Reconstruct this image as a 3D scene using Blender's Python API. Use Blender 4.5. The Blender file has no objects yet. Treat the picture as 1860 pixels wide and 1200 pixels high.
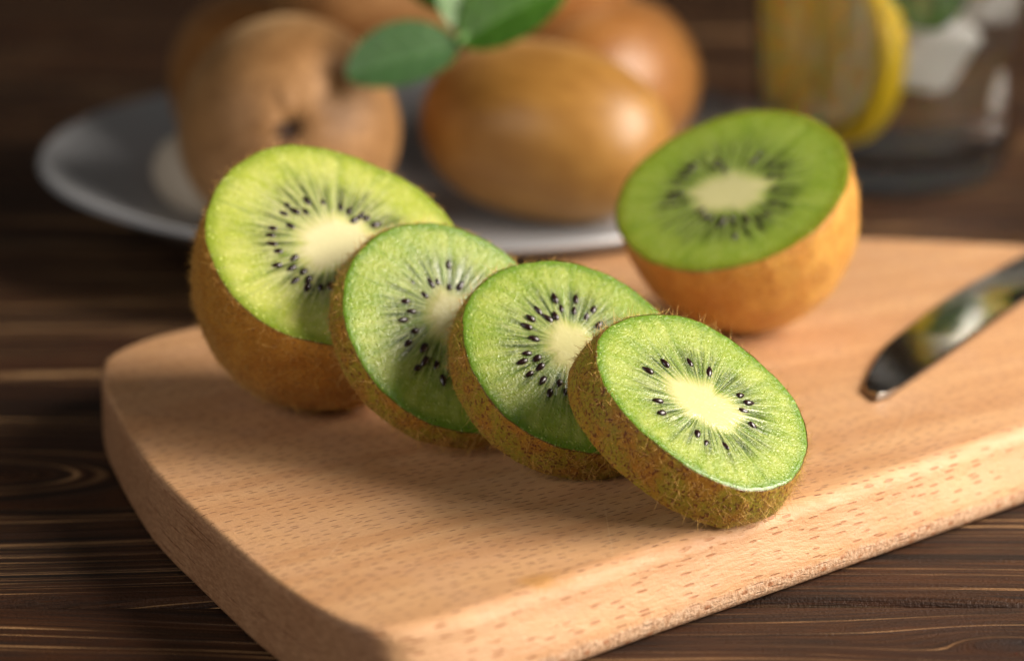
import bpy, math, random
import numpy as np
from mathutils import Matrix, Vector

# ------------------------------------------------------------------ scene, camera, light
SC = bpy.context.scene
COL = SC.collection
MM = 0.001
T = 15.5                       # board thickness, mm; all lengths below are in mm, z = 0 on the board's upper face


def V(x, y, z):
    return Vector((x * MM, y * MM, (z + T) * MM))


PITCH = math.radians(17)
cam_d = bpy.data.cameras.new('camera')
cam = bpy.data.objects.new('camera', cam_d)
COL.objects.link(cam)
cam.location = V(0, -612.035, 187.118)
cam.rotation_euler = (math.pi / 2 - PITCH, 0, 0)
cam_d.sensor_width = 36
cam_d.lens = 100.0
cam_d.clip_start = 0.02
cam_d.clip_end = 20
cam_d.dof.use_dof = True
cam_d.dof.focus_distance = 0.531
cam_d.dof.aperture_fstop = 8.8
SC.camera = cam

world = bpy.data.worlds.new('World')
SC.world = world
world.use_nodes = True
bg = world.node_tree.nodes['Background']
bg.inputs[0].default_value = (1.0, 0.95, 0.88, 1)
bg.inputs[1].default_value = 0.035


def area(name, loc, target, size, power, color):
    l = bpy.data.lights.new(name, 'AREA')
    l.shape = 'RECTANGLE'
    l.size, l.size_y = size
    l.energy = power
    l.color = color
    o = bpy.data.objects.new(name, l)
    COL.objects.link(o)
    o.location = loc
    d = Vector(target) - Vector(loc)
    o.rotation_euler = d.to_track_quat('-Z', 'Y').to_euler()
    return o


area('key_light', (0.59, -0.03, 0.41), (0.02, -0.06, 0.02), (0.34, 0.34), 8.8, (1.0, 0.915, 0.81))
area('front_light', (0.70, -0.38, 0.30), (0.05, -0.05, 0.01), (0.32, 0.32), 6.2, (1.0, 0.915, 0.81))
area('left_light', (-0.55, -0.62, 0.45), (-0.03, -0.05, 0.0), (0.5, 0.4), 2.4, (1.0, 0.95, 0.88))
SC.view_settings.view_transform = 'Standard'
SC.view_settings.look = 'None'
SC.view_settings.exposure = 0.0
SC.view_settings.gamma = 1.0
SC.cycles.use_denoising = True
SC.cycles.max_bounces = 12
SC.cycles.transmission_bounces = 10
SC.cycles.sample_clamp_indirect = 0
SC.cycles.blur_glossy = 0.6

# ------------------------------------------------------------------ helpers
rng = np.random.default_rng(7)
random.seed(7)


def mesh(name, v, f, attrs=None, smooth=True):
    """v: (n,3) metres; f: list/array of faces."""
    me = bpy.data.meshes.new(name)
    v = np.asarray(v, float)
    f = f.tolist() if isinstance(f, np.ndarray) else f
    me.from_pydata(v.tolist(), [], f)
    if smooth:
        me.polygons.foreach_set('use_smooth', np.ones(len(me.polygons), bool))
    for k, a in (attrs or {}).items():
        a = np.asarray(a, np.float32)
        if a.ndim == 1:
            at = me.attributes.new(k, 'FLOAT', 'POINT')
            at.data.foreach_set('value', a)
        else:
            at = me.attributes.new(k, 'FLOAT_VECTOR', 'POINT')
            at.data.foreach_set('vector', a.ravel())
    me.update()
    return me


def obj(name, me, mat, parent=None, label=None, kind=None):
    o = bpy.data.objects.new(name, me)
    COL.objects.link(o)
    if mat is not None and me is not None and not me.materials:
        me.materials.append(mat)
    if parent is not None:
        o.parent = parent
    if label:
        o['label'] = label
    if kind:
        o['kind'] = kind
    return o


def thing(name, label, cat, loc=(0, 0, 0), group=None, rot=None):
    o = bpy.data.objects.new(name, None)
    o.empty_display_size = 0.01
    COL.objects.link(o)
    o.location = loc
    if rot is not None:
        o.rotation_euler = rot
    o['label'] = label
    o['category'] = cat
    if group:
        o['group'] = group
    return o


def grid_faces(nr, nt, closed=True, off=0):
    """rings of nt points, nr rings."""
    i = np.arange(nr - 1)[:, None]
    j = np.arange(nt if closed else nt - 1)[None, :]
    j2 = (j + 1) % nt
    a = i * nt + j
    b = i * nt + j2
    return (np.stack([a, b, b + nt, a + nt], -1).reshape(-1, 4) + off)


class NT:
    """a small writer for shader nodes"""

    def __init__(self, name):
        self.m = bpy.data.materials.new(name)
        self.m.use_nodes = True
        self.t = self.m.node_tree
        self.n = self.t.nodes
        self.p = self.n['Principled BSDF']
        self.out = self.n['Material Output']

    def node(self, kind, **kw):
        n = self.n.new(kind)
        for k, v in kw.items():
            setattr(n, k, v)
        return n

    def put(self, sock, v):
        if isinstance(v, bpy.types.NodeSocket):
            self.t.links.new(v, sock)
        else:
            sock.default_value = v

    def set(self, **kw):
        for k, v in kw.items():
            self.put(self.p.inputs[k.replace('_', ' ')], v)
        return self

    def obj(self):
        return self.node('ShaderNodeTexCoord').outputs['Object']

    def attr(self, name, vec=False):
        n = self.node('ShaderNodeAttribute', attribute_name=name)
        return n.outputs['Vector' if vec else 'Fac']

    def math(self, op, a, b=0.0, c=None, clamp=False):
        n = self.node('ShaderNodeMath', operation=op, use_clamp=clamp)
        self.put(n.inputs[0], a)
        self.put(n.inputs[1], b)
        if c is not None:
            self.put(n.inputs[2], c)
        return n.outputs[0]

    def vmath(self, op, a, b=(0, 0, 0)):
        n = self.node('ShaderNodeVectorMath', operation=op)
        self.put(n.inputs[0], a)
        self.put(n.inputs[1], b)
        return n.outputs[0] if op not in ('LENGTH', 'DOT_PRODUCT') else n.outputs['Value']

    def xyz(self, v):
        n = self.node('ShaderNodeSeparateXYZ')
        self.put(n.inputs[0], v)
        return n.outputs

    def comb(self, x, y, z):
        n = self.node('ShaderNodeCombineXYZ')
        for s, v in zip(n.inputs, (x, y, z)):
            self.put(s, v)
        return n.outputs[0]

    def noise(self, vec, scale=1.0, detail=2.0, rough=0.5, dist=0.0):
        n = self.node('ShaderNodeTexNoise')
        self.put(n.inputs['Vector'], vec)
        self.put(n.inputs['Scale'], scale)
        n.inputs['Detail'].default_value = detail
        n.inputs['Roughness'].default_value = rough
        n.inputs['Distortion'].default_value = dist
        return n.outputs['Fac']

    def voro(self, vec, scale=1.0, feature='F1', rand=1.0):
        n = self.node('ShaderNodeTexVoronoi', feature=feature)
        self.put(n.inputs['Vector'], vec)
        self.put(n.inputs['Scale'], scale)
        n.inputs['Randomness'].default_value = rand
        return n

    def step(self, x, a, b, lo=0.0, hi=1.0):
        n = self.node('ShaderNodeMapRange', interpolation_type='SMOOTHSTEP')
        for i, v in enumerate((x, a, b, lo, hi)):
            self.put(n.inputs[i], v)
        return n.outputs[0]

    def mix(self, f, a, b):
        n = self.node('ShaderNodeMix', data_type='RGBA')
        self.put(n.inputs['Factor'], f)
        for s, v in ((n.inputs[6], a), (n.inputs[7], b)):
            self.put(s, (*v, 1) if isinstance(v, tuple) and len(v) == 3 else v)
        return n.outputs[2]

    def bump(self, h, strength, dist, normal=None):
        n = self.node('ShaderNodeBump')
        n.inputs['Strength'].default_value = strength
        n.inputs['Distance'].default_value = dist
        self.put(n.inputs['Height'], h)
        if normal is not None:
            self.put(n.inputs['Normal'], normal)
        return n.outputs[0]


# ------------------------------------------------------------------ materials
def mat_flesh(name, outer, mid, edge, corec, streak, wet=1.0):
    k = NT(name)
    rad, ang, cr, pk = k.attr('rad'), k.attr('dirv', True), k.attr('corer'), k.attr('pocket')
    o = k.obj()
    fine = k.noise(k.vmath('ADD', k.vmath('SCALE', ang) if False else ang, (0, 0, 0)), 1.0, 0)
    # vectors that run out along the rays
    def ray(a, b):
        n = k.node('ShaderNodeVectorMath', operation='SCALE')
        k.put(n.inputs[0], ang)
        n.inputs['Scale'].default_value = a
        x = k.xyz(n.outputs[0])
        return k.comb(x[0], x[1], k.math('MULTIPLY', rad, b))
    wob = k.noise(o, 260, 2)
    s1 = k.noise(ray(6.5, 1.6), 1.0, 2, 0.55, 0.25)       # broad rays
    s2 = k.noise(ray(15.0, 1.2), 1.0, 2, 0.6, 0.35)       # fine rays
    s3 = k.noise(ray(30.0, 2.5), 1.0, 1, 0.5, 0.2)
    blot = k.noise(o, 420, 3, 0.6)
    gran = k.noise(o, 2300, 2, 0.6)
    radw = k.math('ADD', rad, k.math('MULTIPLY', k.math('SUBTRACT', wob, 0.5), 0.06))
    # outer flesh
    s0 = k.noise(ray(5.0, 2.6), 1.0, 3, 0.6, 0.3)
    c = k.mix(k.step(k.math('ADD', k.math('MULTIPLY', s0, 0.72), k.math('MULTIPLY', blot, 0.28)), 0.36, 0.68), outer, streak)
    c = k.mix(k.math('MULTIPLY', k.step(s1, 0.5, 0.74), 0.5), c, mid)
    # inner ring: darker, translucent
    ring = k.math('MULTIPLY', k.step(radw, 0.80, 0.40), k.step(k.math('SUBTRACT', rad, cr), -0.02, 0.10))
    c = k.mix(k.math('MULTIPLY', ring, 0.82), c, mid)
    dark = k.math('MULTIPLY', k.step(s2, 0.46, 0.62), k.math('MULTIPLY', k.step(radw, 0.72, 0.50), k.step(k.math('SUBTRACT', rad, cr), 0.0, 0.12)))
    c = k.mix(k.math('MULTIPLY', dark, 0.8), c, (mid[0] * 0.38, mid[1] * 0.32, mid[2] * 0.6))
    c = k.mix(k.math('MULTIPLY', pk, 0.88), c, (0.018, 0.032, 0.014))
    # pale threads from the core outwards
    line = k.step(k.math('ABSOLUTE', k.math('SUBTRACT', s2, 0.46)), 0.055, 0.012)
    line2 = k.step(k.math('ABSOLUTE', k.math('SUBTRACT', s3, 0.5)), 0.07, 0.02)
    ln = k.math('MAXIMUM', line, k.math('MULTIPLY', line2, 0.5))
    fall = k.math('MULTIPLY', k.step(rad, 0.95, 0.34), k.step(k.math('SUBTRACT', rad, cr), -0.05, 0.03))
    c = k.mix(k.math('MULTIPLY', k.math('MULTIPLY', ln, fall), 0.9), c, tuple(min(1, x) for x in (streak[0] * 1.12, streak[1] * 1.06, streak[2] * 1.9)))
    # core
    cw = k.math('ADD', k.math('SUBTRACT', rad, cr), k.math('MULTIPLY', k.math('SUBTRACT', s2, 0.5), 0.24))
    c = k.mix(k.step(cw, 0.095, -0.075), c, k.mix(blot, corec, tuple(x * 0.93 for x in corec)))
    # rim of the cut
    c = k.mix(k.math('MULTIPLY', k.step(radw, 0.86, 0.985), 0.8), c, edge)
    c = k.mix(k.step(rad, 0.985, 0.997), c, (0.16, 0.085, 0.02))
    # pale cell granules, whitened so the colour also adds sparkle
    c = k.mix(k.math('MULTIPLY', k.step(k.noise(ray(26.0, 34.0), 1.0, 2, 0.65), 0.60, 0.70), k.step(k.math('SUBTRACT', rad, cr), 0.08, 0.3, 0.0, 0.55)), c, tuple(min(1, x * 1.35 + 0.1) for x in streak))
    h = k.math('ADD', k.math('MULTIPLY', gran, 0.75), k.math('MULTIPLY', k.noise(o, 1050, 2), 0.8))
    h = k.math('MULTIPLY', h, k.step(k.math('SUBTRACT', rad, cr), -0.08, 0.06, 0.3, 1.0))
    h = k.math('ADD', h, k.math('MULTIPLY', k.math('MULTIPLY', k.math('MULTIPLY', s2, k.step(rad, 0.95, 0.4)), k.step(k.math('SUBTRACT', rad, cr), -0.06, 0.05)), 1.5))
    dv = k.voro(o, 1250)
    drop = k.math('MULTIPLY', k.step(dv.outputs['Distance'], 0.34, 0.12), k.step(k.xyz(dv.outputs['Color'])[0], 0.55, 0.6))
    h = k.math('ADD', k.math('MULTIPLY', h, 0.75), k.math('MULTIPLY', drop, k.step(k.math('SUBTRACT', rad, cr), 0.05, 0.2, 0.1, 0.9)))
    rough = k.step(k.noise(o, 500, 2), 0.35, 0.7, 0.14, 0.32)
    k.set(Base_Color=c, Roughness=rough, Normal=k.bump(h, 0.62 * wet, 0.0004), Subsurface_Weight=k.math('MULTIPLY', 0.7, k.step(k.math('SUBTRACT', rad, cr), -0.10, 0.04)),
          Subsurface_Scale=0.0018, Subsurface_Radius=(0.8, 1.0, 0.25), IOR=1.38)
    k.p.inputs['Coat Weight'].default_value = 0.35 * wet
    k.p.inputs['Coat Roughness'].default_value = 0.12
    return k.m


def mat_rind(name, base, warm, fleck, amount, rough=0.6):
    """skin of the cut kiwis: olive with red-brown flecks"""
    k = NT(name)
    o = k.obj()
    c = k.mix(k.step(k.noise(o, 190, 3), 0.35, 0.68), base, warm)
    n1 = k.noise(o, 1250, 2, 0.55, 0.8)
    c = k.mix(k.math('MULTIPLY', k.step(n1, 0.66 - amount, 0.74 - amount), 0.9), c, fleck)
    n2 = k.noise(o, 2600, 2)
    c = k.mix(k.math('MULTIPLY', k.step(n2, 0.55, 0.7), 0.35), c, tuple(min(1, x * 2.0) for x in warm))
    h = k.math('ADD', n1, k.math('MULTIPLY', n2, 0.5))
    k.set(Base_Color=c, Roughness=rough, Normal=k.bump(h, 0.8, 0.0003), Subsurface_Weight=0.25,
          Subsurface_Scale=0.0012, Subsurface_Radius=(1, 0.6, 0.15))
    k.p.inputs['Sheen Weight'].default_value = 0.15
    k.p.inputs['Sheen Tint'].default_value = (1, 0.75, 0.4, 1)
    return k.m


def mat_whole(name, a, b, rough=0.42, rel=0.5):
    k = NT(name)
    o = k.obj()
    n = k.noise(o, 60, 4, 0.6)
    x = k.xyz(o)
    st = k.noise(k.comb(k.math('MULTIPLY', x[0], 60), k.math('MULTIPLY', x[1], 420), k.math('MULTIPLY', x[2], 420)), 1.0, 3)
    c = k.mix(k.step(k.math('ADD', k.math('MULTIPLY', n, 0.5), k.math('MULTIPLY', st, 0.5)), 0.36, 0.64), a, b)
    fz = k.noise(o, 900, 3, 0.7)
    c = k.mix(k.math('MULTIPLY', k.step(fz, 0.5, 0.75), 0.4), c, tuple(v * 0.4 for v in a))
    k.set(Base_Color=c, Roughness=rough, Normal=k.bump(fz, rel, 0.0005))
    k.p.inputs['Sheen Weight'].default_value = 0.3
    k.p.inputs['Sheen Roughness'].default_value = 0.4
    k.p.inputs['Sheen Tint'].default_value = (1, 0.72, 0.4, 1)
    return k.m


def plain(name, color, rough=0.5, metal=0.0, spec=0.5, var=0.15, scale=300, bumpd=0.0, **kw):
    k = NT(name)
    o = k.obj()
    n = k.noise(o, scale, 3, 0.6)
    c = k.mix(n, tuple(x * (1 - var) for x in color), tuple(min(1, x * (1 + var)) for x in color))
    k.set(Base_Color=c, Roughness=rough, Metallic=metal)
    k.p.inputs['Specular IOR Level'].default_value = spec
    if bumpd:
        k.set(Normal=k.bump(n, 0.6, bumpd))
    for a, v in kw.items():
        k.put(k.p.inputs[a.replace('_', ' ')], v)
    return k.m


def mat_board():
    k = NT('beech_wood')
    o = k.obj()
    x = k.xyz(o)
    geo = k.node('ShaderNodeNewGeometry')
    tr = k.node('ShaderNodeVectorTransform', vector_type='NORMAL', convert_from='WORLD', convert_to='OBJECT')
    k.put(tr.inputs[0], geo.outputs['Normal'])
    nz = k.math('ABSOLUTE', k.xyz(tr.outputs[0])[2])
    top = k.step(nz, 0.75, 0.93)
    wav = k.math('MULTIPLY', k.math('SUBTRACT', k.noise(o, 22, 2), 0.5), 0.006)
    yy = k.math('ADD', x[1], wav)
    band = k.noise(k.comb(k.math('MULTIPLY', x[0], 5), k.math('MULTIPLY', yy, 130), k.math('MULTIPLY', x[2], 60)), 1.0, 4, 0.6)
    fib = k.noise(k.comb(k.math('MULTIPLY', x[0], 110), k.math('MULTIPLY', yy, 2600), k.math('MULTIPLY', x[2], 1600)), 1.0, 3, 0.65)
    mott = k.noise(o, 75, 3, 0.55)
    c = k.mix(k.step(band, 0.33, 0.66), (0.525, 0.27, 0.123), (0.63, 0.358, 0.176))
    c = k.mix(k.math('MULTIPLY', k.step(mott, 0.42, 0.7), 0.6), c, (0.585, 0.33, 0.178))
    c = k.mix(k.math('MULTIPLY', k.step(k.noise(o, 38, 2), 0.60, 0.74), 0.45), c, (0.53, 0.26, 0.095))
    c = k.mix(k.math('MULTIPLY', k.step(fib, 0.45, 0.72), 0.30), c, (0.40, 0.20, 0.09))
    # ray flecks, thin dashes on the face and broader lenses on the edge
    def fleck(sx, sy, sz, rx, ry, rz, keep, seed):
        v = k.comb(k.math('MULTIPLY', x[0], 1000 / sx), k.math('MULTIPLY', yy, 1000 / sy), k.math('ADD', k.math('MULTIPLY', x[2], 1000 / sz), seed))
        vo = k.voro(v, 1.0, rand=0.7)
        d = k.vmath('DIVIDE', k.vmath('SUBTRACT', v, vo.outputs['Position']), (rx, ry, rz))
        l = k.vmath('LENGTH', d)
        on = k.step(k.xyz(vo.outputs['Color'])[0], keep, keep + 0.05)
        return k.math('MULTIPLY', k.step(l, 1.0, 0.55), on)
    ft = fleck(3.3, 1.9, 40.0, 0.36, 0.085, 3.0, 0.06, 0.37)
    fs = fleck(5.6, 30.0, 1.5, 0.30, 3.0, 0.17, 0.25, 7.3)
    fs = k.math('MULTIPLY', fs, k.step(k.noise(o, 160, 2), 0.38, 0.5))
    fl = k.math('ADD', k.math('MULTIPLY', ft, top), k.math('MULTIPLY', fs, k.math('SUBTRACT', 1.0, top)), clamp=True)
    dcol = k.mix(top, (0.40, 0.165, 0.065), (0.15, 0.05, 0.018))
    c = k.mix(k.math('MULTIPLY', fl, k.step(k.noise(o, 90, 2), 0.25, 0.55, 0.45, 0.95)), c, dcol)
    # end grain along the left end: darker, with that side's shade also in the colour
    nx = k.xyz(tr.outputs[0])[0]
    endg = k.step(k.math('ABSOLUTE', nx), 0.45, 0.8)
    eg = k.noise(k.comb(k.math('MULTIPLY', x[0], 400), k.math('MULTIPLY', x[1], 500), k.math('MULTIPLY', x[2], 2400)), 1.0, 3, 0.6)
    c = k.mix(k.math('MULTIPLY', endg, 0.75), c, k.mix(k.step(eg, 0.35, 0.65), (0.20, 0.088, 0.042), (0.36, 0.185, 0.098)))
    strip = k.math('MULTIPLY', k.step(k.math('ADD', x[2], k.math('MULTIPLY', k.math('SUBTRACT', k.noise(o, 300, 2), 0.5), 0.002)), -0.0108, -0.0122), k.math('SUBTRACT', 1.0, endg))
    pore = k.noise(k.comb(k.math('MULTIPLY', x[0], 1500), k.math('MULTIPLY', x[1], 1500), k.math('MULTIPLY', x[2], 650)), 1.0, 3, 0.65)
    c = k.mix(k.math('MULTIPLY', strip, 0.7), c, k.mix(k.step(pore, 0.35, 0.62), (0.36, 0.19, 0.105), (0.66, 0.46, 0.31)))
    fb = fleck(5.0, 30.0, 2.6, 0.20, 3.0, 0.22, 0.35, 3.1)
    c = k.mix(k.math('MULTIPLY', k.math('MULTIPLY', fb, strip), 0.85), c, (0.36, 0.14, 0.055))
    # amber juice stain and a few faint knife scars
    sv = k.vmath('DIVIDE', k.vmath('SUBTRACT', k.comb(x[0], k.math('ADD', x[1], k.math('MULTIPLY', x[0], -0.02)), 0.0), (-0.0735, -0.1281, 0.0)), (0.0058, 0.0036, 1.0))
    st = k.math('ADD', k.vmath('LENGTH', sv), k.math('MULTIPLY', k.math('SUBTRACT', k.noise(o, 260, 3), 0.5), 1.1))
    c = k.mix(k.step(st, 1.15, 0.2, 0.0, 0.6), c, (0.50, 0.235, 0.05))
    scar = 0.0
    for (sx, sy, an, ln) in ((-0.05, -0.115, 1.05, 0.030), (-0.095, -0.095, 0.8, 0.022), (0.0, -0.135, 1.25, 0.018), (0.03, -0.10, 0.75, 0.026)):
        ca, sa = math.cos(an), math.sin(an)
        u = k.math('ADD', k.math('MULTIPLY', k.math('SUBTRACT', x[0], sx), ca), k.math('MULTIPLY', k.math('SUBTRACT', x[1], sy), sa))
        w = k.math('ADD', k.math('MULTIPLY', k.math('SUBTRACT', x[0], sx), -sa), k.math('MULTIPLY', k.math('SUBTRACT', x[1], sy), ca))
        m_ = k.math('MULTIPLY', k.step(k.math('ABSOLUTE', u), ln / 2, ln / 3), k.step(k.math('ABSOLUTE', w), 0.00022, 0.00006))
        scar = k.math('MAXIMUM', scar, m_)
    c = k.mix(k.math('MULTIPLY', k.math('MULTIPLY', scar, top), 0.35), c, (0.66, 0.43, 0.24))
    h = k.math('SUBTRACT', k.math('ADD', fib, k.math('MULTIPLY', k.noise(o, 1300, 3, 0.7), k.math('ADD', 0.6, k.math('ADD', k.math('MULTIPLY', k.math('SUBTRACT', 1.0, top), 0.3), k.math('MULTIPLY', strip, 1.6))))), k.math('MULTIPLY', fl, 0.8))
    k.set(Base_Color=c, Roughness=k.step(fib, 0.3, 0.7, 0.42, 0.6), Normal=k.bump(h, 0.7, 0.00028))
    k.p.inputs['Specular IOR Level'].default_value = 0.4
    return k.m


def mat_plank():
    k = NT('dark_stained_wood')
    o = k.obj()
    x = k.xyz(o)
    g = k.attr('grain')
    kn = k.attr('knot')
    info = k.node('ShaderNodeObjectInfo').outputs['Random']
    sd = k.math('MULTIPLY', info, 37.0)
    def line(fx, fg, det=3, r=0.6):
        return k.noise(k.comb(k.math('MULTIPLY', x[0], fx), k.math('MULTIPLY', g, fg), sd), 1.0, det, r)
    wide = line(3.0, 60)
    r1 = line(1.3, 190, 2, 0.45)
    fine = line(60.0, 2200, 3, 0.7)
    mid = line(9.0, 420, 3)
    ring = k.math('FRACT', k.math('ADD', k.math('MULTIPLY', r1, 6.2), k.math('MULTIPLY', info, 9.0)))
    c = k.mix(k.step(ring, 0.0, 0.8), (0.046, 0.0165, 0.0058), (0.0095, 0.0052, 0.0037))
    c = k.mix(k.math('MULTIPLY', k.step(wide, 0.42, 0.64), 0.55), c, (0.066, 0.0225, 0.0075))
    c = k.mix(k.math('MULTIPLY', k.step(mid, 0.5, 0.68), 0.5), c, (0.085, 0.034, 0.0125))
    brk = k.math('MULTIPLY', k.step(line(9, 90, 3), 0.36, 0.56), k.step(k.noise(o, 24, 2), 0.34, 0.56, 0.45, 1.0))
    halo = k.step(k.math('ABSOLUTE', k.math('SUBTRACT', ring, 0.90)), 0.17, 0.03)
    c = k.mix(k.math('MULTIPLY', k.math('MULTIPLY', halo, brk), 0.8), c, (0.19, 0.074, 0.022))
    thin = k.step(k.math('ABSOLUTE', k.math('SUBTRACT', ring, 0.92)), 0.085, 0.03)
    c = k.mix(k.math('MULTIPLY', k.math('MULTIPLY', thin, brk), 0.92), c, (0.46, 0.27, 0.125))
    worn = k.math('MULTIPLY', k.step(line(24, 520, 4, 0.7), 0.68, 0.73), k.step(k.noise(o, 28, 2), 0.5, 0.62))
    c = k.mix(k.math('MULTIPLY', worn, 0.7), c, (0.42, 0.27, 0.14))
    c = k.mix(k.math('MULTIPLY', k.step(fine, 0.45, 0.64), 0.7), c, (0.011, 0.0075, 0.0055))
    red = k.step(k.noise(o, 17, 2), 0.5, 0.68)
    c = k.mix(k.math('MULTIPLY', red, 0.3), c, (0.060, 0.018, 0.007))
    dust = k.step(k.noise(o, 2400, 2, 0.7), 0.67, 0.73)
    c = k.mix(k.math('MULTIPLY', dust, 0.3), c, (0.13, 0.115, 0.10))
    c = k.mix(k.math('MULTIPLY', kn, 0.9), c, (0.010, 0.008, 0.009))
    h = k.math('ADD', k.math('MULTIPLY', ring, 1.0), k.math('ADD', k.math('MULTIPLY', fine, 0.55), k.math('MULTIPLY', k.noise(o, 1500, 2), 0.35)))
    k.set(Base_Color=c, Roughness=k.step(fine, 0.3, 0.7, 0.45, 0.7), Normal=k.bump(h, 0.9, 0.0008))
    k.p.inputs['Specular IOR Level'].default_value = 0.22
    return k.m


# ------------------------------------------------------------------ table
M_PLANK = mat_plank()
table = obj('table_top', mesh('table_top', [(x * MM, y * MM, z * MM) for z in (-30, -21) for x, y in ((-700, -330), (700, -330), (700, 1500), (-700, 1500))],
            [(3, 2, 1, 0), (4, 5, 6, 7), (0, 1, 5, 4), (1, 2, 6, 5), (2, 3, 7, 6), (3, 0, 4, 7)], smooth=False),
            plain('dark_underside', (0.008, 0.006, 0.005), 0.9), kind='structure')
KNOTS = [(-112, -52, 26, 0.8), (92, -141, 7, 1.0), (124, -139, 6, 1.0), (40, 330, 20, 1), (-60, -158, 10, 0.5)]
edges = [-390, -256, -121.5, 15, 151, 287, 424, 560, 696, 832, 968, 1104, 1240, 1376]
for i in range(len(edges) - 1):
    y0, y1 = edges[i] + 0.7, edges[i + 1] - 0.7
    near = y1 > -130 and y0 < 300
    nx, ny = (420, 90) if near else (120, 24)
    xs = np.linspace(-650, 650, nx) if not near else np.sign(np.linspace(-1, 1, nx)) * np.abs(np.linspace(-1, 1, nx)) ** 1.6 * 650
    u = np.linspace(0, 1, ny)
    u = 0.5 - 0.5 * np.cos(u * np.pi) * (0.6) - 0.2 * (1 - 2 * u)  # closer rows at the edges
    u = (u - u[0]) / (u[-1] - u[0])
    ys = y0 + (y1 - y0) * u
    X, Y = np.meshgrid(xs, ys)
    e = np.minimum(Y - y0, y1 - Y)
    Z = -1.8 * np.clip(1 - e / 2.6, 0, 1) ** 2 + 0.15 * np.sin(X * 0.013 + i) - 0.15
    cy = (y0 + y1) / 2
    G = Y + 3.0 * np.sin(X * 0.012 + i * 1.7) + 1.2 * np.sin(X * 0.031 + i) + 0.015 * (Y - cy) * np.sin(X * 0.02 + i) * 4
    KN = np.zeros_like(X)
    for (kx, ky, s, a) in KNOTS:
        if y0 - 5 < ky < y1 + 5:
            d = np.sqrt(((X - kx) / 2.6) ** 2 + (Y - ky) ** 2)
            w = np.exp(-(d / (s * 1.5)) ** 2) * min(1, a + .2)
            G = G * (1 - w) + (ky + d * 1.25) * w
            if a >= 1:
                KN = np.maximum(KN, np.clip(1.15 - d / (s * 0.42), 0, 1))
    top = np.stack([X, Y, Z], -1).reshape(-1, 3)
    skirt0 = np.stack([xs, np.full(nx, y0), np.full(nx, -20.)], -1)
    skirt1 = np.stack([xs, np.full(nx, y1), np.full(nx, -20.)], -1)
    v = np.concatenate([skirt0, top, skirt1]) * MM
    g = np.concatenate([G[0], G.ravel(), G[-1]]) * MM
    kn = np.concatenate([KN[0], KN.ravel(), KN[-1]])
    me = mesh('plank', v, grid_faces(ny + 2, nx, False), {'grain': g, 'knot': kn})
    obj('plank', me, M_PLANK, table)

# ------------------------------------------------------------------ cutting board
GA = math.radians(31.6)
outline = [(-71, 4.3), (-82, -6.3), (-88, -16.5), (-88.8, -26), (-85.7, -43.6), (-78, -69.5), (-69.3, -94.3), (-59, -116), (-45.7, -142.5),
           (-36.7, -157.0), (-28, -168), (-20, -171.5), (-11.5, -167.5), (-1.5, -159.7), (12.5, -147.6), (26.7, -135.2), (59.3, -107.4), (103.3, -69.1), (150, -28), (176, 0),
           (184, 20), (178, 42), (160, 60), (130, 72.5), (106.4, 77.6), (85, 80.5), (58, 78.5), (16.4, 62.6), (-30, 32.5), (-55, 15.5)]


def catmull(P, n):
    P = np.array(P, float)
    a, b, c, d = np.roll(P, 1, 0), P, np.roll(P, -1, 0), np.roll(P, -2, 0)
    out = []
    for t in np.linspace(0, 1, n, endpoint=False):
        out.append(0.5 * ((2 * b) + (-a + c) * t + (2 * a - 5 * b + 4 * c - d) * t * t + (-a + 3 * b - 3 * c + d) * t ** 3))
    return np.stack(out, 1).reshape(-1, 2)


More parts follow.
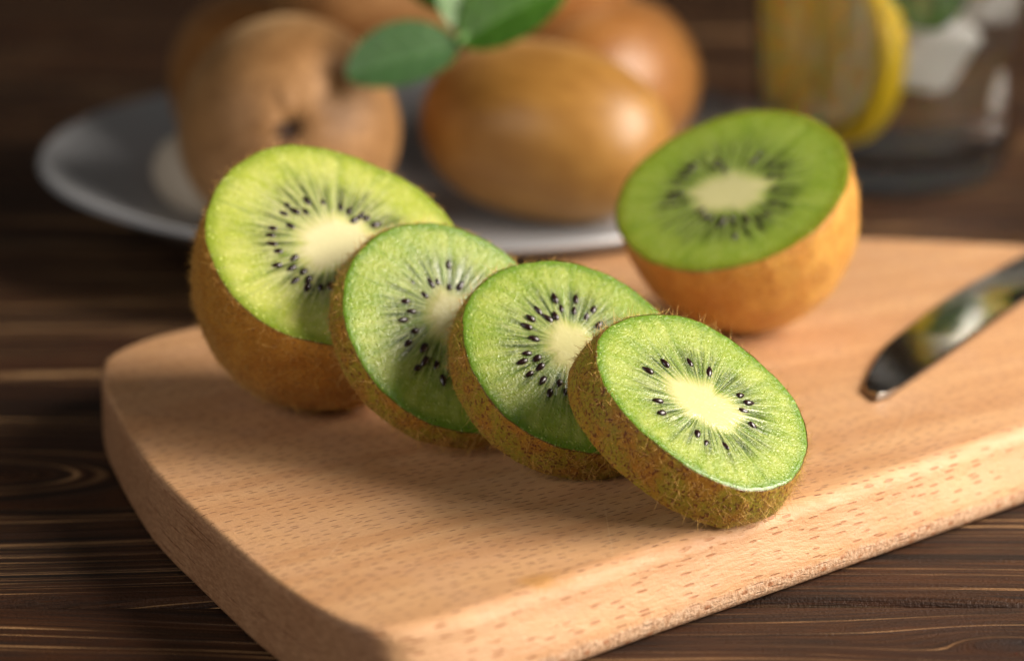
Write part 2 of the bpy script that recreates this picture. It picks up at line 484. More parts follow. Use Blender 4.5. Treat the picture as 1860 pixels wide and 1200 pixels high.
def make_board():
    q = catmull(outline, 24)
    # even spacing
    s = np.r_[0, np.cumsum(np.linalg.norm(np.roll(q, -1, 0) - q, axis=1))]
    N = 900
    ss = np.linspace(0, s[-1], N, endpoint=False)
    qq = np.vstack([q, q[:1]])
    q = np.stack([np.interp(ss, s, qq[:, 0]), np.interp(ss, s, qq[:, 1])], 1)
    for _ in range(3):
        q = (np.roll(q, 1, 0) + 2 * q + np.roll(q, -1, 0)) / 4
    tg = np.roll(q, -1, 0) - np.roll(q, 1, 0)
    tg /= np.linalg.norm(tg, axis=1)[:, None]
    nrm = np.stack([tg[:, 1], -tg[:, 0]], 1)           # outward for a ccw outline
    front = np.clip((nrm @ np.array([0.66, -0.75])), 0, 1) ** 2
    rt = 1.6 + 2.2 * front                               # upper edge radius
    rb = 1.6 + 1.0 * front
    slope = 2.4 * front
    rings = []
    ph = np.linspace(0, math.pi / 2, 8)
    for i, a in enumerate(ph):
        rings.append((rt * (math.sin(a) - 1), rt * (math.cos(a) - 1)))
    for zz in np.linspace(0.15, 0.85, 8):
        rings.append((slope * min(1, zz / 0.72), -rt + (-T + rb + rt) * zz))
    for a in ph:
        rings.append((slope + rb * (math.cos(a) - 1), -T + rb * (1 - math.sin(a))))
    ca, sa = math.cos(-GA), math.sin(-GA)
    n1 = np.cumsum(rng.normal(0, 1, N)); n1 -= np.linspace(0, n1[-1], N)
    n1 = n1 - np.convolve(np.r_[n1[-20:], n1, n1[:20]], np.ones(41) / 41, 'valid')
    n1 = n1 / n1.std()
    V3 = []
    for i, (off, z) in enumerate(rings):
        edge = math.exp(-((i - 4) / 3) ** 2) + (1.0 if 13 <= i <= 21 else 0) + 0.5 * (i in (12, 22))
        wob = 0.05 * edge * n1 + rng.normal(0, 0.02, N) * edge
        p = q + nrm * (off + wob)[:, None]
        zz = np.full(N, 0.) + z + wob * 0.7
        if i == 0:
            zz = np.zeros(N); p = q + nrm * off[:, None] if hasattr(off, '__len__') else q
        x = p[:, 0] * ca - p[:, 1] * sa
        y = p[:, 0] * sa + p[:, 1] * ca
        V3.append(np.stack([x, y, zz], 1))
    v = np.concatenate(V3)
    f = grid_faces(len(rings), N)[:, ::-1].tolist()
    f.append(list(range(N)))
    f.append(list(range((len(rings) - 1) * N, len(rings) * N))[::-1])
    me = mesh('cutting_board', v * MM, f)
    for p in me.polygons[-2:]:
        p.use_smooth = False
    # keep the big faces flat: split their rim from the rounding
    o = obj('cutting_board', me, mat_board())
    o.rotation_euler = (0, 0, GA)
    o.location = V(0, 0, 0)
    o['label'] = 'pale beech chopping board with rounded corners lying on the dark table'
    o['category'] = 'cutting board'
    return o


make_board()

# ------------------------------------------------------------------ cut kiwis
M_SEED = plain('kiwi_seed', (0.022, 0.007, 0.007), 0.24, var=0.3, spec=0.6)
M_SEED.node_tree.nodes['Principled BSDF'].inputs['Coat Weight'].default_value = 0.2
M_HAIR = plain('kiwi_hair', (0.66, 0.39, 0.10), 0.45, var=0.4, scale=250)
M_HAIR_D = plain('kiwi_hair_dark', (0.30, 0.105, 0.018), 0.5, var=0.4, scale=250)
M_RIND = mat_rind('kiwi_rind', (0.31, 0.265, 0.014), (0.40, 0.185, 0.015), (0.12, 0.016, 0.003), 0.125)
M_SKIN = mat_rind('kiwi_skin', (0.40, 0.165, 0.016), (0.50, 0.235, 0.028), (0.22, 0.07, 0.010), 0.06, 0.5)
M_SKIN_PALE = mat_rind('kiwi_skin_pale', (0.46, 0.20, 0.025), (0.56, 0.29, 0.05), (0.28, 0.095, 0.012), 0.06, 0.5)
F_YEL = mat_flesh('kiwi_flesh_ripe', (0.40, 0.46, 0.065), (0.18, 0.27, 0.04), (0.20, 0.28, 0.02), (0.74, 0.68, 0.38), (0.56, 0.58, 0.16))
F_GRN = mat_flesh('kiwi_flesh', (0.225, 0.315, 0.034), (0.105, 0.20, 0.02), (0.09, 0.20, 0.012), (0.60, 0.56, 0.26), (0.38, 0.435, 0.095))
F_DEEP = mat_flesh('kiwi_flesh_deep', (0.25, 0.36, 0.035), (0.15, 0.25, 0.024), (0.22, 0.26, 0.012), (0.66, 0.63, 0.30), (0.34, 0.43, 0.07), 0.4)

# seed shapes: a flattened drop, point towards the core
def seed_mesh(L, W, H):
    n, m = 9, 10
    u = np.linspace(0, math.pi, n)
    w = np.linspace(0, 2 * math.pi, m, endpoint=False)
    x = -np.cos(u) * L / 2
    r = np.sin(u) * (1 + 0.28 * -np.cos(u))
    v = np.stack([np.repeat(x, m), (r[:, None] * np.cos(w) * W / 2).ravel(), (r[:, None] * np.sin(w) * H / 2).ravel()], 1)
    return mesh('seed', v * MM, grid_faces(n, m))


SEEDS = [seed_mesh(2.6, 1.3, 1.0), seed_mesh(2.3, 1.2, 0.95), seed_mesh(2.8, 1.3, 1.0), seed_mesh(2.1, 1.3, 0.9)]


def hairs(name, base, nor, tan, n, lmin, lmax, radius, lean, mat, parent, spread=0.9):
    """n short tapering hairs rooted on the given points (metres)."""
    idx = rng.integers(0, len(base), n)
    b, nn, tt = base[idx], nor[idx], tan[idx]
    bt = np.cross(nn, tt)
    # scatter the root a little
    b = b + tt * rng.normal(0, 0.35, (n, 1)) * MM + bt * rng.normal(0, 0.35, (n, 1)) * MM
    a = rng.uniform(0, 2 * math.pi, (n, 1))
    side = tt * np.cos(a) + bt * np.sin(a)
    d = nn * rng.uniform(lean[0], lean[1], (n, 1)) + side * spread
    d /= np.linalg.norm(d, axis=1)[:, None]
    bend = rng.normal(0, 0.34, (n, 3))
    ln = (lmin + (lmax - lmin) * rng.random((n, 1)) ** 2) * MM
    p1 = np.cross(d, side + 0.3 * nn)
    p1 /= np.linalg.norm(p1, axis=1)[:, None] + 1e-9
    p2 = np.cross(d, p1)
    ks = (0, 0.35, 0.7, 1.0)
    ws = (1.0, 0.85, 0.55, 0.12)
    rad = radius * MM * rng.uniform(0.7, 1.3, (n, 1))
    out = np.zeros((n, 4, 3, 3))
    for i, (kk, w) in enumerate(zip(ks, ws)):
        c = b - nn * 0.05 * MM + d * ln * kk + bend * ln * 0.5 * kk * kk
        for j in range(3):
            an = 2 * math.pi * j / 3
            out[:, i, j] = c + (p1 * math.cos(an) + p2 * math.sin(an)) * rad * w
    f0 = grid_faces(4, 3)
    f = (np.arange(n)[:, None, None] * 12 + f0[None]).reshape(-1, 4)
    return obj(name, mesh(name, out.reshape(-1, 3), f), mat, parent, kind='stuff')


def cut_fruit(name, label, X, n, P, seeds, core, flesh_m, skin_m, group, thick=None, L=None, s0=5.0, back=1.0,
              rc=0.29, phi=0.0, ecc=0.12, nhair=1800, hl=(0.8, 3.2), hair_m=None, extra_pockets=26, kids=True):
    hair_m = hair_m or M_HAIR
    X, n = np.array(X, float), np.array(n, float)
    n /= np.linalg.norm(n)
    e1 = np.cross([0, 0, 1.], n); e1 /= np.linalg.norm(e1)
    e2 = np.cross(n, e1)
    R3 = np.stack([e1, e2, n], 1)
    P = np.array(P, float)
    NTh, NR = 480, 110
    th = np.linspace(0, 2 * math.pi, NTh, endpoint=False)
    pth = np.linspace(0, 2 * math.pi, len(P), endpoint=False)
    fc = np.fft.rfft(P)
    pol = np.zeros(NTh)
    for kx in range(8):
        cf = fc[kx] / len(P) * (1 if kx == 0 else 2)
        pol += np.real(cf * np.exp(1j * kx * th))
    pol += np.convolve(np.r_[rng.normal(0, .5, 8)], [0])[0] + 0.07 * np.sin(th * 11 + X[0]) + 0.05 * np.sin(th * 23 + X[1]) + 0.03 * np.sin(th * 47 + X[1])

    def local(w):
        """world mm -> local, keeping everything off the board's surface"""
        w = w.copy()
        w[:, 2] = np.maximum(w[:, 2], 0.05)
        return (w - X) @ R3

    def world(l):
        return X + l @ R3.T

    root = thing(name, label, 'kiwi slice' if thick else 'kiwi half', group=group)
    low = None
    M4 = Matrix.Identity(4)
    # ---- flesh
    rad = np.linspace(0, 1, NR) ** 0.9
    c = np.array(core)
    pts = np.zeros((NR, NTh, 3))
    pts[..., 0] = c[0] * (1 - rad[:, None]) + rad[:, None] * pol * np.cos(th)
    pts[..., 1] = c[1] * (1 - rad[:, None]) + rad[:, None] * pol * np.sin(th)
    rel = pts[..., :2] - c
    an = np.arctan2(rel[..., 1], rel[..., 0])
    an[0] = th
    corer = rc * (1 + ecc * np.cos(2 * (th - phi)) + 0.05 * np.sin(5 * th + X[0]) + 0.04 * np.sin(9 * th + X[1]))
    # radial wrinkles and a soft shoulder
    wr = np.zeros(NTh)
    for f_, a_ in ((17, .5), (23, .6), (31, .7), (41, .5), (53, .35)):
        wr += a_ * np.sin(f_ * th + rng.uniform(0, 6.28))
    env = np.exp(-((rad - 0.5) / 0.2) ** 2)
    z = 0.03 * wr[None] * env[:, None]
    z -= 0.28 * np.clip((rad[:, None] - 0.965) / 0.035, 0, 1) ** 2
    z += 0.03 * np.exp(-(rad[:, None] / 0.25) ** 4)
    for _ in range(7):
        kx, ky, pz = rng.normal(0, .22, 2).tolist() + [rng.uniform(0, 6.28)]
        z = z + 0.035 * np.sin(pts[..., 0] * kx + pts[..., 1] * ky + pz)
    pts[..., 2] = z
    # pockets round the seeds
    sd = np.array(seeds, float)
    ang = rng.uniform(0, 2 * math.pi, extra_pockets)
    rr = rng.uniform(0.40, 0.62, extra_pockets) * pol.mean()
    hid = np.stack([c[0] + rr * np.cos(ang), c[1] + rr * np.sin(ang)], 1)
    pocket = np.zeros((NR, NTh))
    for k, (arr, amp) in enumerate(((sd, 0.72), (hid, 0.42))):
        for s in arr:
            dr = s - c
            a = math.atan2(dr[1], dr[0])
            ca, sa = math.cos(a), math.sin(a)
            dx = (pts[..., 0] - s[0]) * ca + (pts[..., 1] - s[1]) * sa
            dy = -(pts[..., 0] - s[0]) * sa + (pts[..., 1] - s[1]) * ca
            pocket = np.maximum(pocket, amp * (1.35 if flesh_m == F_DEEP else 1) * np.exp(-((dx + 0.2) / 2.1) ** 2 - (dy / 0.75) ** 2))
    dirv = np.stack([np.cos(an), np.sin(an), np.zeros_like(an)], -1)
    RAD = np.repeat(rad, NTh)
    CR = np.tile(corer, NR)
    flat = pts.reshape(-1, 3)
    ic = int(np.searchsorted(rad, rc * 0.62))
    def part(nm, i0, i1, extra=None):
        sl = slice(i0 * NTh, i1 * NTh)
        v = local(world(flat[sl]))
        f = grid_faces(i1 - i0, NTh)
        at = {'rad': RAD[sl], 'dirv': dirv.reshape(-1, 3)[sl], 'corer': CR[sl], 'pocket': pocket.ravel()[sl]}
        if extra is not None:
            k0 = len(v)
            ev = local(world(extra))
            v = np.concatenate([v, ev])
            m = len(ev)
            at = {a: np.concatenate([b, np.full((m,) + b.shape[1:], 0.7 if a == 'rad' else 0.3)]) for a, b in at.items()}
            f = f.tolist() + [list(range(k0, k0 + m))[::-1]]
        o = obj(nm, mesh(nm, v * MM, f, at), flesh_m, root)
        return o
    # ---- skin
    if thick:
        ss = np.linspace(0, thick, 18)
        kk = 1 + (back - 1) * ss / thick + 0.022 * np.sin(np.pi * ss / thick)
    else:
        t = np.linspace(0, 1, 60)
        ss = L * np.sin(t * math.pi / 2)
        ss[-1] = L
        kk = np.sqrt(np.clip(1 - (np.abs(ss - s0) / (L - s0)) ** 2.15, 0, 1)) / math.sqrt(1 - (s0 / (L - s0)) ** 2.15)
        kk[-1] = 0.004
    sk = np.zeros((len(ss), NTh, 3))
    lump = 0.10 * np.sin(th * 7 + X[1]) + 0.08 * np.sin(th * 13 + X[0])
    for i, (s, kq) in enumerate(zip(ss, kk)):
        w = min(1, s / 3.0)
        r_ = pol * (1 - w * 0.5) + pol.mean() * w * 0.5 if not thick else pol
        r_ = r_ * kq + (lump * w * (kq > 0.1) * math.cos(s * 0.5))
        # skin stands a hair above the cut
        sk[i, :, 0] = r_ * np.cos(th); sk[i, :, 1] = r_ * np.sin(th)
        sk[i, :, 2] = -s - 0.20 * (i == 0) - 0.03
    skl = local(world(sk.reshape(-1, 3)))
    skw = skl.reshape(len(ss), NTh, 3)
    so = obj('skin', mesh('skin', skl * MM, grid_faces(len(ss), NTh)[:, ::-1]), skin_m, root)
    backdisc = None
    if thick:
        bd = sk[-1].copy(); bd[:, :2] *= 0.998; bd[:, 2] += 0.01
        backdisc = bd
    fo = part('flesh', ic, NR, backdisc)
    co = part('core', 0, ic + 1)
    # place the root at the point that touches the board
    allw = world(skl)
    low = allw[allw[:, 2].argmin()]
    root.location = V(low[0], low[1], 0)
    RM = Matrix(R3.tolist()).to_4x4()
    RM.translation = V(*X) - root.location
    for o in (so, fo, co):
        o.matrix_local = RM
    # ---- seeds
    for i, s in enumerate(seeds):
        so_ = bpy.data.objects.new('seed', SEEDS[i % 4])
        if not SEEDS[i % 4].materials:
            SEEDS[i % 4].materials.append(M_SEED)
        COL.objects.link(so_)
        so_.parent = root
        dr = np.array(s) - c
        a = math.atan2(dr[1], dr[0]) + math.pi + rng.normal(0, 0.14)
        depth = float(rng.choice([0.04, -0.06, -0.16, -0.26])) if thick else float(rng.choice([0.0, -0.1, -0.2])) - (0.04 if flesh_m == F_DEEP else 0)
        sc = rng.uniform(0.88, 1.08)
        so_.matrix_local = RM @ Matrix.Translation((s[0] * MM, s[1] * MM, depth * MM)) @ Matrix.Rotation(a, 4, 'Z') @ Matrix.Rotation(rng.normal(0, .15), 4, 'Y') @ Matrix.Diagonal((sc, sc, sc, 1))
    # ---- fuzz
    g = skw * MM
    du = np.roll(g, -1, 1) - np.roll(g, 1, 1)
    dv = np.gradient(g, axis=0)
    nr = np.cross(du, dv)
    nr /= np.linalg.norm(nr, axis=2)[..., None] + 1e-12
    outw = g.copy(); outw[..., 2] = 0
    if (nr * outw).sum() < 0:
        nr = -nr
    tn = du / (np.linalg.norm(du, axis=2)[..., None] + 1e-12)
    keep = slice(0, len(ss) - (1 if thick else 8))
    # area weighting
    ar = (np.linalg.norm(du, axis=2) * np.linalg.norm(dv, axis=2))[keep].ravel()
    wz = world((skw[keep] .reshape(-1, 3)))[:, 2] > 0.6
    ar = ar * wz
    cand = rng.choice(len(ar), 20000, p=ar / ar.sum())
    B, Nn, Tn = g[keep].reshape(-1, 3)[cand], nr[keep].reshape(-1, 3)[cand], tn[keep].reshape(-1, 3)[cand]
    h1 = hairs('fuzz', B, Nn, Tn, nhair, hl[0], hl[1], 0.042, (0.2, 1.3), hair_m, root)
    h2 = hairs('fuzz', B, Nn, Tn, int(nhair * 0.35), 0.5, 1.5, 0.05, (0.0, 0.35), M_HAIR_D, root, 1.0)
    h1.matrix_local = RM
    h2.matrix_local = RM
    return root


GS = 'kiwi slices leaning in a row on the board'
cut_fruit('kiwi_slice', 'frontmost kiwi slice, its whole cut face showing, lowest in the leaning row', [35.65, -110.41, 20.26], [0.4288, -0.3835, 0.8179],
          [21.46, 21.19, 21.58, 22.08, 22.06, 21.77, 21.87, 22.38, 22.72, 22.45, 21.68, 20.75, 19.94, 19.56, 19.77, 20.44, 21.22, 21.81, 22.07, 22.04, 21.97, 22.12, 22.29, 22.05],
          [(-6.7, 9.9), (-1.4, 10.1), (7.0, 5.2), (9.3, -1.8), (9.7, -3.9), (6.9, -4.9), (6.2, -8.8), (-8.1, -6.0), (-4.1, -10.1), (-7.8, -8.3), (-10.4, 3.2), (-11.9, 0.6), (4.5, 8.6)],
          (-0.9, -0.9), F_GRN, M_RIND, GS, thick=9.6, back=1.05, rc=0.29, phi=2.2, ecc=0.14)
cut_fruit('kiwi_slice', 'kiwi slice second from the front, its face half covered by the frontmost slice', [12.31, -88.33, 21.61], [0.2951, -0.5823, 0.7575],
          [23.15, 22.89, 22.66, 22.6, 22.7, 22.82, 22.97, 23.25, 23.58, 23.63, 23.19, 22.48, 21.96, 21.78, 21.76, 21.68, 21.6, 21.74, 22.17, 22.73, 23.19, 23.41, 23.43, 23.34],
          [(0.8, 13.8), (1.4, 11.5), (5.2, 13.0), (7.9, 10.0), (-3.6, 11.6), (-5.9, 10.1), (-2.3, 9.6), (-0.6, 9.8), (-7.4, 8.5), (3.8, 10.4), (5.7, 8.5), (7.7, 6.4), (-6.9, 5.5), (-9.6, 2.5), (-11.4, 0.8), (-8.1, 1.0), (-8.2, -1.0), (-10.9, -2.1), (-8.7, -3.9), (-5.6, -5.1), (-8.5, -7.1), (-5.2, -7.2)],
          (-0.1, 3.1), F_GRN, M_RIND, GS, thick=9.6, back=1.0, rc=0.225, phi=1.2)
cut_fruit('kiwi_slice', 'kiwi slice third from the front, resting against the cut half at the back left', [-12.05, -75.04, 23.46], [0.3981, -0.6497, 0.6476],
          [23.19, 23.03, 22.98, 22.96, 23.03, 23.28, 23.58, 23.73, 23.7, 23.52, 23.15, 22.61, 22.15, 21.97, 21.97, 22.01, 22.14, 22.49, 22.99, 23.4, 23.65, 23.77, 23.71, 23.47],
          [(-4.6, 10.7), (-3.2, 8.0), (-0.8, 10.2), (0.8, 10.2), (-7.9, 7.2), (-7.1, 4.9), (-9.4, 3.4), (-8.0, 0.7), (-7.4, -3.1), (-10.4, -1.6), (-8.3, -6.0), (-10.3, -7.0), (-5.9, -7.0), (4.5, 13.4), (5.4, 8.5), (3.0, 8.8), (-5.7, -10.4)],
          (0.7, 3.4), F_GRN, M_RIND, GS, thick=7.4, back=1.0, rc=0.21, phi=1.0)
cut_fruit('kiwi_half', 'yellow-green kiwi half at the left end of the row of slices, pale core partly covered', [-35.75, -59.57, 35.41], [0.2793, -0.5487, 0.788],
          [27.86, 27.31, 26.44, 25.72, 25.75, 26.62, 27.59, 27.84, 27.44, 27.02, 26.76, 26.43, 26.07, 25.95, 25.91, 25.46, 24.76, 24.66, 25.47, 26.54, 27.18, 27.44, 27.69, 27.92],
          [(-1.6, 12.8), (1.7, 12.2), (5.0, 10.4), (-6.2, 12.5), (-5.0, 10.6), (-2.8, 10.2), (-7.7, 10.5), (-7.3, 7.1), (-11.4, 7.0), (-12.1, 5.3), (-12.6, 3.3), (-11.8, 1.2), (-9.1, -0.9), (-13.1, -2.1), (-10.4, -3.3), (-8.3, -4.5), (-10.8, -6.4), (-8.0, -6.6), (-6.4, -9.3), (-4.1, -8.9), (-0.4, -6.2), (6.5, 8.9), (7.0, 6.6), (9.6, 6.6), (11.0, 4.7), (8.7, 7.5), (-8.9, -8.5)],
          (0.9, 1.6), F_YEL, M_SKIN, 'kiwi halves on the board', L=39, s0=6.5, rc=0.265, phi=0.3, ecc=0.16, nhair=6500, hl=(0.7, 2.6), extra_pockets=40)
cut_fruit('kiwi_half', 'deep green kiwi half standing alone at the back right of the board', [48.68, -3.58, 33.35], [-0.2919, -0.4484, 0.8448],
          [25.37, 25.88, 26.34, 26.54, 26.45, 26.28, 26.11, 25.9, 25.65, 25.55, 25.73, 26.13, 26.57, 26.87, 26.87, 26.52, 26.0, 25.47, 24.98, 24.5, 24.19, 24.21, 24.51, 24.92],
          [(-13.0, 6.0), (-7.5, 8.0), (-5.2, 6.1), (0.5, 9.2), (1.1, 11.3), (5.5, 8.8), (7.9, 9.2), (6.7, 5.6), (9.3, 6.1), (9.5, 2.5), (11.0, -1.9), (13.8, -2.3), (11.1, -5.5), (9.8, -7.1), (6.9, -7.6), (7.8, -10.1), (6.6, -13.0), (4.9, -10.0), (1.9, -9.3), (-1.2, -9.3), (-4.8, -7.3), (-9.4, -5.6), (-11.3, -7.3), (-13.7, -7.7), (-13.6, -3.7), (-14.1, -0.4), (-13.9, 2.4), (-13.3, 4.5), (-7.7, 6.3), (-13.2, -5.6), (-12.1, -3.4), (-3.0, -8.9), (1.6, -10.7), (11.4, -9.4), (3.7, -8.6), (9.4, -11.7)],
          (-0.4, -1.1), F_DEEP, M_SKIN_PALE, 'kiwi halves on the board', L=35.2, s0=5.0, rc=0.26, phi=0.2, ecc=0.2, nhair=6000, hl=(0.5, 1.6), extra_pockets=30)


# ------------------------------------------------------------------ plate
def lathe(prof, n=160):
    prof = np.array(prof, float)
    w = np.linspace(0, 2 * math.pi, n, endpoint=False)
    v = np.stack([prof[:, 0][:, None] * np.cos(w), prof[:, 0][:, None] * np.sin(w), np.repeat(prof[:, 1][:, None], n, 1)], -1)
    return v.reshape(-1, 3), grid_faces(len(prof), n)


def smooth_profile(p, n=6):
    p = np.array(p, float)
    out = []
    for i in range(len(p) - 1):
        a, b, c, d = p[max(i - 1, 0)], p[i], p[i + 1], p[min(i + 2, len(p) - 1)]
        for t in np.linspace(0, 1, n, endpoint=False):
            out.append(0.5 * ((2 * b) + (-a + c) * t + (2 * a - 5 * b + 4 * c - d) * t * t + (-a + 3 * b - 3 * c + d) * t ** 3))
    out.append(p[-1])
    return np.array(out)


PX, PY = -22.0, 155.0
prof = smooth_profile([(0.01, 5), (50, 5), (68, 5.6), (80, 9), (96, 15.5), (108, 20), (111.3, 21.6), (112.3, 21.0), (111.5, 19.2), (97, 12.5), (80, 5.2), (64, 2.6), (62, 0.4), (58, 0.4), (56, 2.6), (0.01, 2.6)])
v, f = lathe(prof)
v = v * np.array([0.955, 0.955, 1])
o = obj('plate', mesh('plate', v * MM, f[:, ::-1]), plain('grey_glaze', (0.37, 0.375, 0.39), 0.22, var=0.05, scale=60))
o.location = V(PX, PY, -T)
o['label'] = 'round grey ceramic plate holding the whole kiwis behind the board'
o['category'] = 'plate'

# ------------------------------------------------------------------ whole kiwis
M_W1 = mat_whole('kiwi_fuzz', (0.24, 0.112, 0.034), (0.38, 0.195, 0.07), 0.55, 0.45)
M_W2 = mat_whole('kiwi_fuzz_gold', (0.27, 0.12, 0.020), (0.37, 0.18, 0.036), 0.40, 0.2)
M_W3 = mat_whole('kiwi_fuzz_dark', (0.24, 0.09, 0.018), (0.32, 0.135, 0.032), 0.42, 0.25)
M_CALYX = plain('kiwi_calyx', (0.035, 0.014, 0.007), 0.8, var=0.5, scale=700, bumpd=0.0004)


def whole_kiwi(label, loc, axis, a, b, c, m, group='whole kiwis piled on the plate', z0=-T):
    """axis: direction of the blossom end; a half length, b, c half widths (mm)."""
    ax = Vector(axis).normalized()
    q = ax.to_track_quat('X', 'Z')
    root = thing('kiwi_fruit', label, 'kiwi', V(*loc), group)
    root.rotation_mode = 'QUATERNION'
    root.rotation_quaternion = q
    nu, nv = 72, 96
    u = np.linspace(0, math.pi, nu)
    w = np.linspace(0, 2 * math.pi, nv, endpoint=False)
    cu, su = np.cos(u), np.sin(u)
    ex = np.sign(cu) * np.abs(cu) ** 0.94
    sr = su ** 0.88
    x = a * ex[:, None] * np.ones(nv)
    lobes = 1 + 0.012 * np.sin(3 * w + loc[0]) + 0.008 * np.sin(5 * w + loc[1])
    rr = sr[:, None] * lobes
    # puckered dimples at both ends
    e = np.minimum(u, math.pi - u)
    dim = np.exp(-(e / 0.11) ** 2)
    pk = np.exp(-((e - 0.2) / 0.14) ** 2)[:, None] * (0.9 * np.sin(6 * w + 1) + 0.6 * np.sin(10 * w))
    x = x - np.sign(cu)[:, None] * (dim[:, None] * 2.2 + pk * 0.2)
    v = np.stack([x, b * rr * np.cos(w), c * rr * np.sin(w)], -1).reshape(-1, 3)
    obj('skin', mesh('skin', v * MM, grid_faces(nu, nv)[:, ::-1]), m, root)
    # dried blossom end: a ragged ring of little bracts round a stub
    vs, fs = [], []
    for j in range(9):
        an = j * 2 * math.pi / 9 + random.uniform(-.2, .2)
        ln = random.uniform(2.0, 3.4)
        for tt, wd, h in ((0.6, 0.7, a - 2.0), (0.6 + ln * .5, 0.9, a - 0.9), (0.6 + ln, 0.15, a + random.uniform(-.3, 1.0))):
            for sgn in (-1, 1):
                vs.append((h, math.cos(an) * tt - math.sin(an) * wd * sgn, math.sin(an) * tt + math.cos(an) * wd * sgn))
                vs.append((h - 0.35, math.cos(an) * tt - math.sin(an) * wd * sgn, math.sin(an) * tt + math.cos(an) * wd * sgn))
        k = j * 12
        for s in (0, 4):
            fs += [(k + s, k + s + 2, k + s + 6, k + s + 4), (k + s + 1, k + s + 5, k + s + 7, k + s + 3), (k + s, k + s + 4, k + s + 5, k + s + 1), (k + s + 2, k + s + 3, k + s + 7, k + s + 6)]
    obj('calyx', mesh('calyx', np.array(vs) * MM, fs, smooth=False), M_CALYX, root)
    vs, fs = lathe([(0.01, 0), (1.3, 0), (1.1, 1.6), (0.01, 2.0)], 10)
    st = obj('stem_end', mesh('stem_end', np.stack([-vs[:, 2] - a + 2.6, vs[:, 0], vs[:, 1]], 1) * MM, fs), M_CALYX, root)
    return root


whole_kiwi('whole kiwi at the plate\'s front left, its dark blossom end facing the viewer', (-59.5, 127.5, 17.5), (0.10, -0.95, 0.20), 33, 29.5, 29.5, M_W1)
whole_kiwi('whole kiwi lying sideways at the plate\'s front right with a golden highlight', (9, 139, 13.5), (0.93, -0.30, -0.14), 34.5, 24, 24, M_W2)
whole_kiwi('reddish whole kiwi behind the golden one at the right side of the plate', (27, 193, 14.5), (0.5, 0.85, 0.05), 33, 25, 25, M_W3)
whole_kiwi('whole kiwi half hidden behind the front left one at the plate\'s left', (-72, 193, 16), (-0.2, 0.9, 0.1), 33, 27, 26, M_W3)
whole_kiwi('whole kiwi on top of the pile behind the mint leaves', (-35, 178, 52), (0.9, 0.35, 0.1), 34, 24, 24, M_W1)
whole_kiwi('whole kiwi on the pile just right of the mint, only its rounded end showing', (2, 200, 47), (0.95, 0.2, -0.1), 33, 24, 24, M_W3)

# small pale lump on the plate, unidentified
nu, nv = 40, 56
u = np.linspace(0, math.pi, nu)
w = np.linspace(0, 2 * math.pi, nv, endpoint=False)
rr = np.sin(u)[:, None] * (1 + 0.03 * np.sin(4 * w))
v = np.stack([16 * np.cos(u)[:, None] * np.ones(nv) * (1 + 0.1 * np.cos(u)[:, None]), 10.5 * rr * np.cos(w), 10 * rr * np.sin(w)], -1).reshape(-1, 3)
o = obj('pale_lump', mesh('pale_lump', v * MM, grid_faces(nu, nv)[:, ::-1]), plain('pale_beige', (0.52, 0.44, 0.35), 0.5, var=0.08, scale=120, bumpd=0.0003))
o.location = V(-87, 146, -0.5)
o.rotation_euler = (0, 0.35, -1.0)
o['label'] = 'small pale beige rounded piece on the plate, left of the front kiwi'
o['category'] = 'fruit piece'

# ------------------------------------------------------------------ mint
def mat_leaf(name, a, b, trans=0.25):
    k = NT(name)
    o = k.obj()
    x = k.xyz(o)
    n = k.noise(o, 160, 3)
    c = k.mix(n, a, b)
    vein = k.step(k.math('ABSOLUTE', x[1]), 0.0009, 0.0003)
    w = k.math('ABSOLUTE', k.math('SUBTRACT', k.math('FRACT', k.math('ADD', k.math('MULTIPLY', x[0], 190), k.math('MULTIPLY', k.math('ABSOLUTE', x[1]), -150))), 0.5))
    v2 = k.step(w, 0.10, 0.03)
    c = k.mix(k.math('MULTIPLY', k.math('MAXIMUM', vein, k.math('MULTIPLY', v2, 0.4)), 0.3), c, tuple(min(1, q * 1.8 + 0.03) for q in b))
    k.set(Base_Color=c, Roughness=0.42, Normal=k.bump(k.math('ADD', n, k.math('MULTIPLY', v2, -0.6)), 0.5, 0.0006), Transmission_Weight=0.0, Subsurface_Weight=0.3, Subsurface_Scale=0.002, Subsurface_Radius=(0.5, 1, 0.2))
    return k.m


def leaf_mesh(L, W, fold=0.35, curl=0.15):
    nx, ny = 44, 21
    t = np.linspace(0, 1, nx)
    s = np.linspace(-1, 1, ny)
    half = W / 2 * np.sin(np.pi * t ** 1.0) ** 0.5
    half *= 1 + 0.006 * np.sin(t * 2 * np.pi * 13)
    half[0] = half[-1] = 0.05
    x = t[:, None] * L - L * 0.02 * np.abs(s)[None] * 0
    y = half[:, None] * s
    z = fold * np.abs(y) - curl * L * (t[:, None] ** 2) + 0.08 * np.sin(x * 1.1) * np.abs(s)
    up = np.stack([x + 0 * y, y, z], -1).reshape(-1, 3)
    dn = up.copy(); dn[:, 2] -= 0.35
    f = grid_faces(nx, ny, False)
    N = nx * ny
    f2 = f[:, ::-1] + N
    rim = []
    for i in range(nx - 1):
        rim.append((i * ny, (i + 1) * ny, (i + 1) * ny + N, i * ny + N))
        a, b = i * ny + ny - 1, (i + 1) * ny + ny - 1
        rim.append((b, a, a + N, b + N))
    return mesh('leaf', np.concatenate([up, dn]) * MM, f[:, ::-1].tolist() + f2[:, ::-1].tolist() + rim)


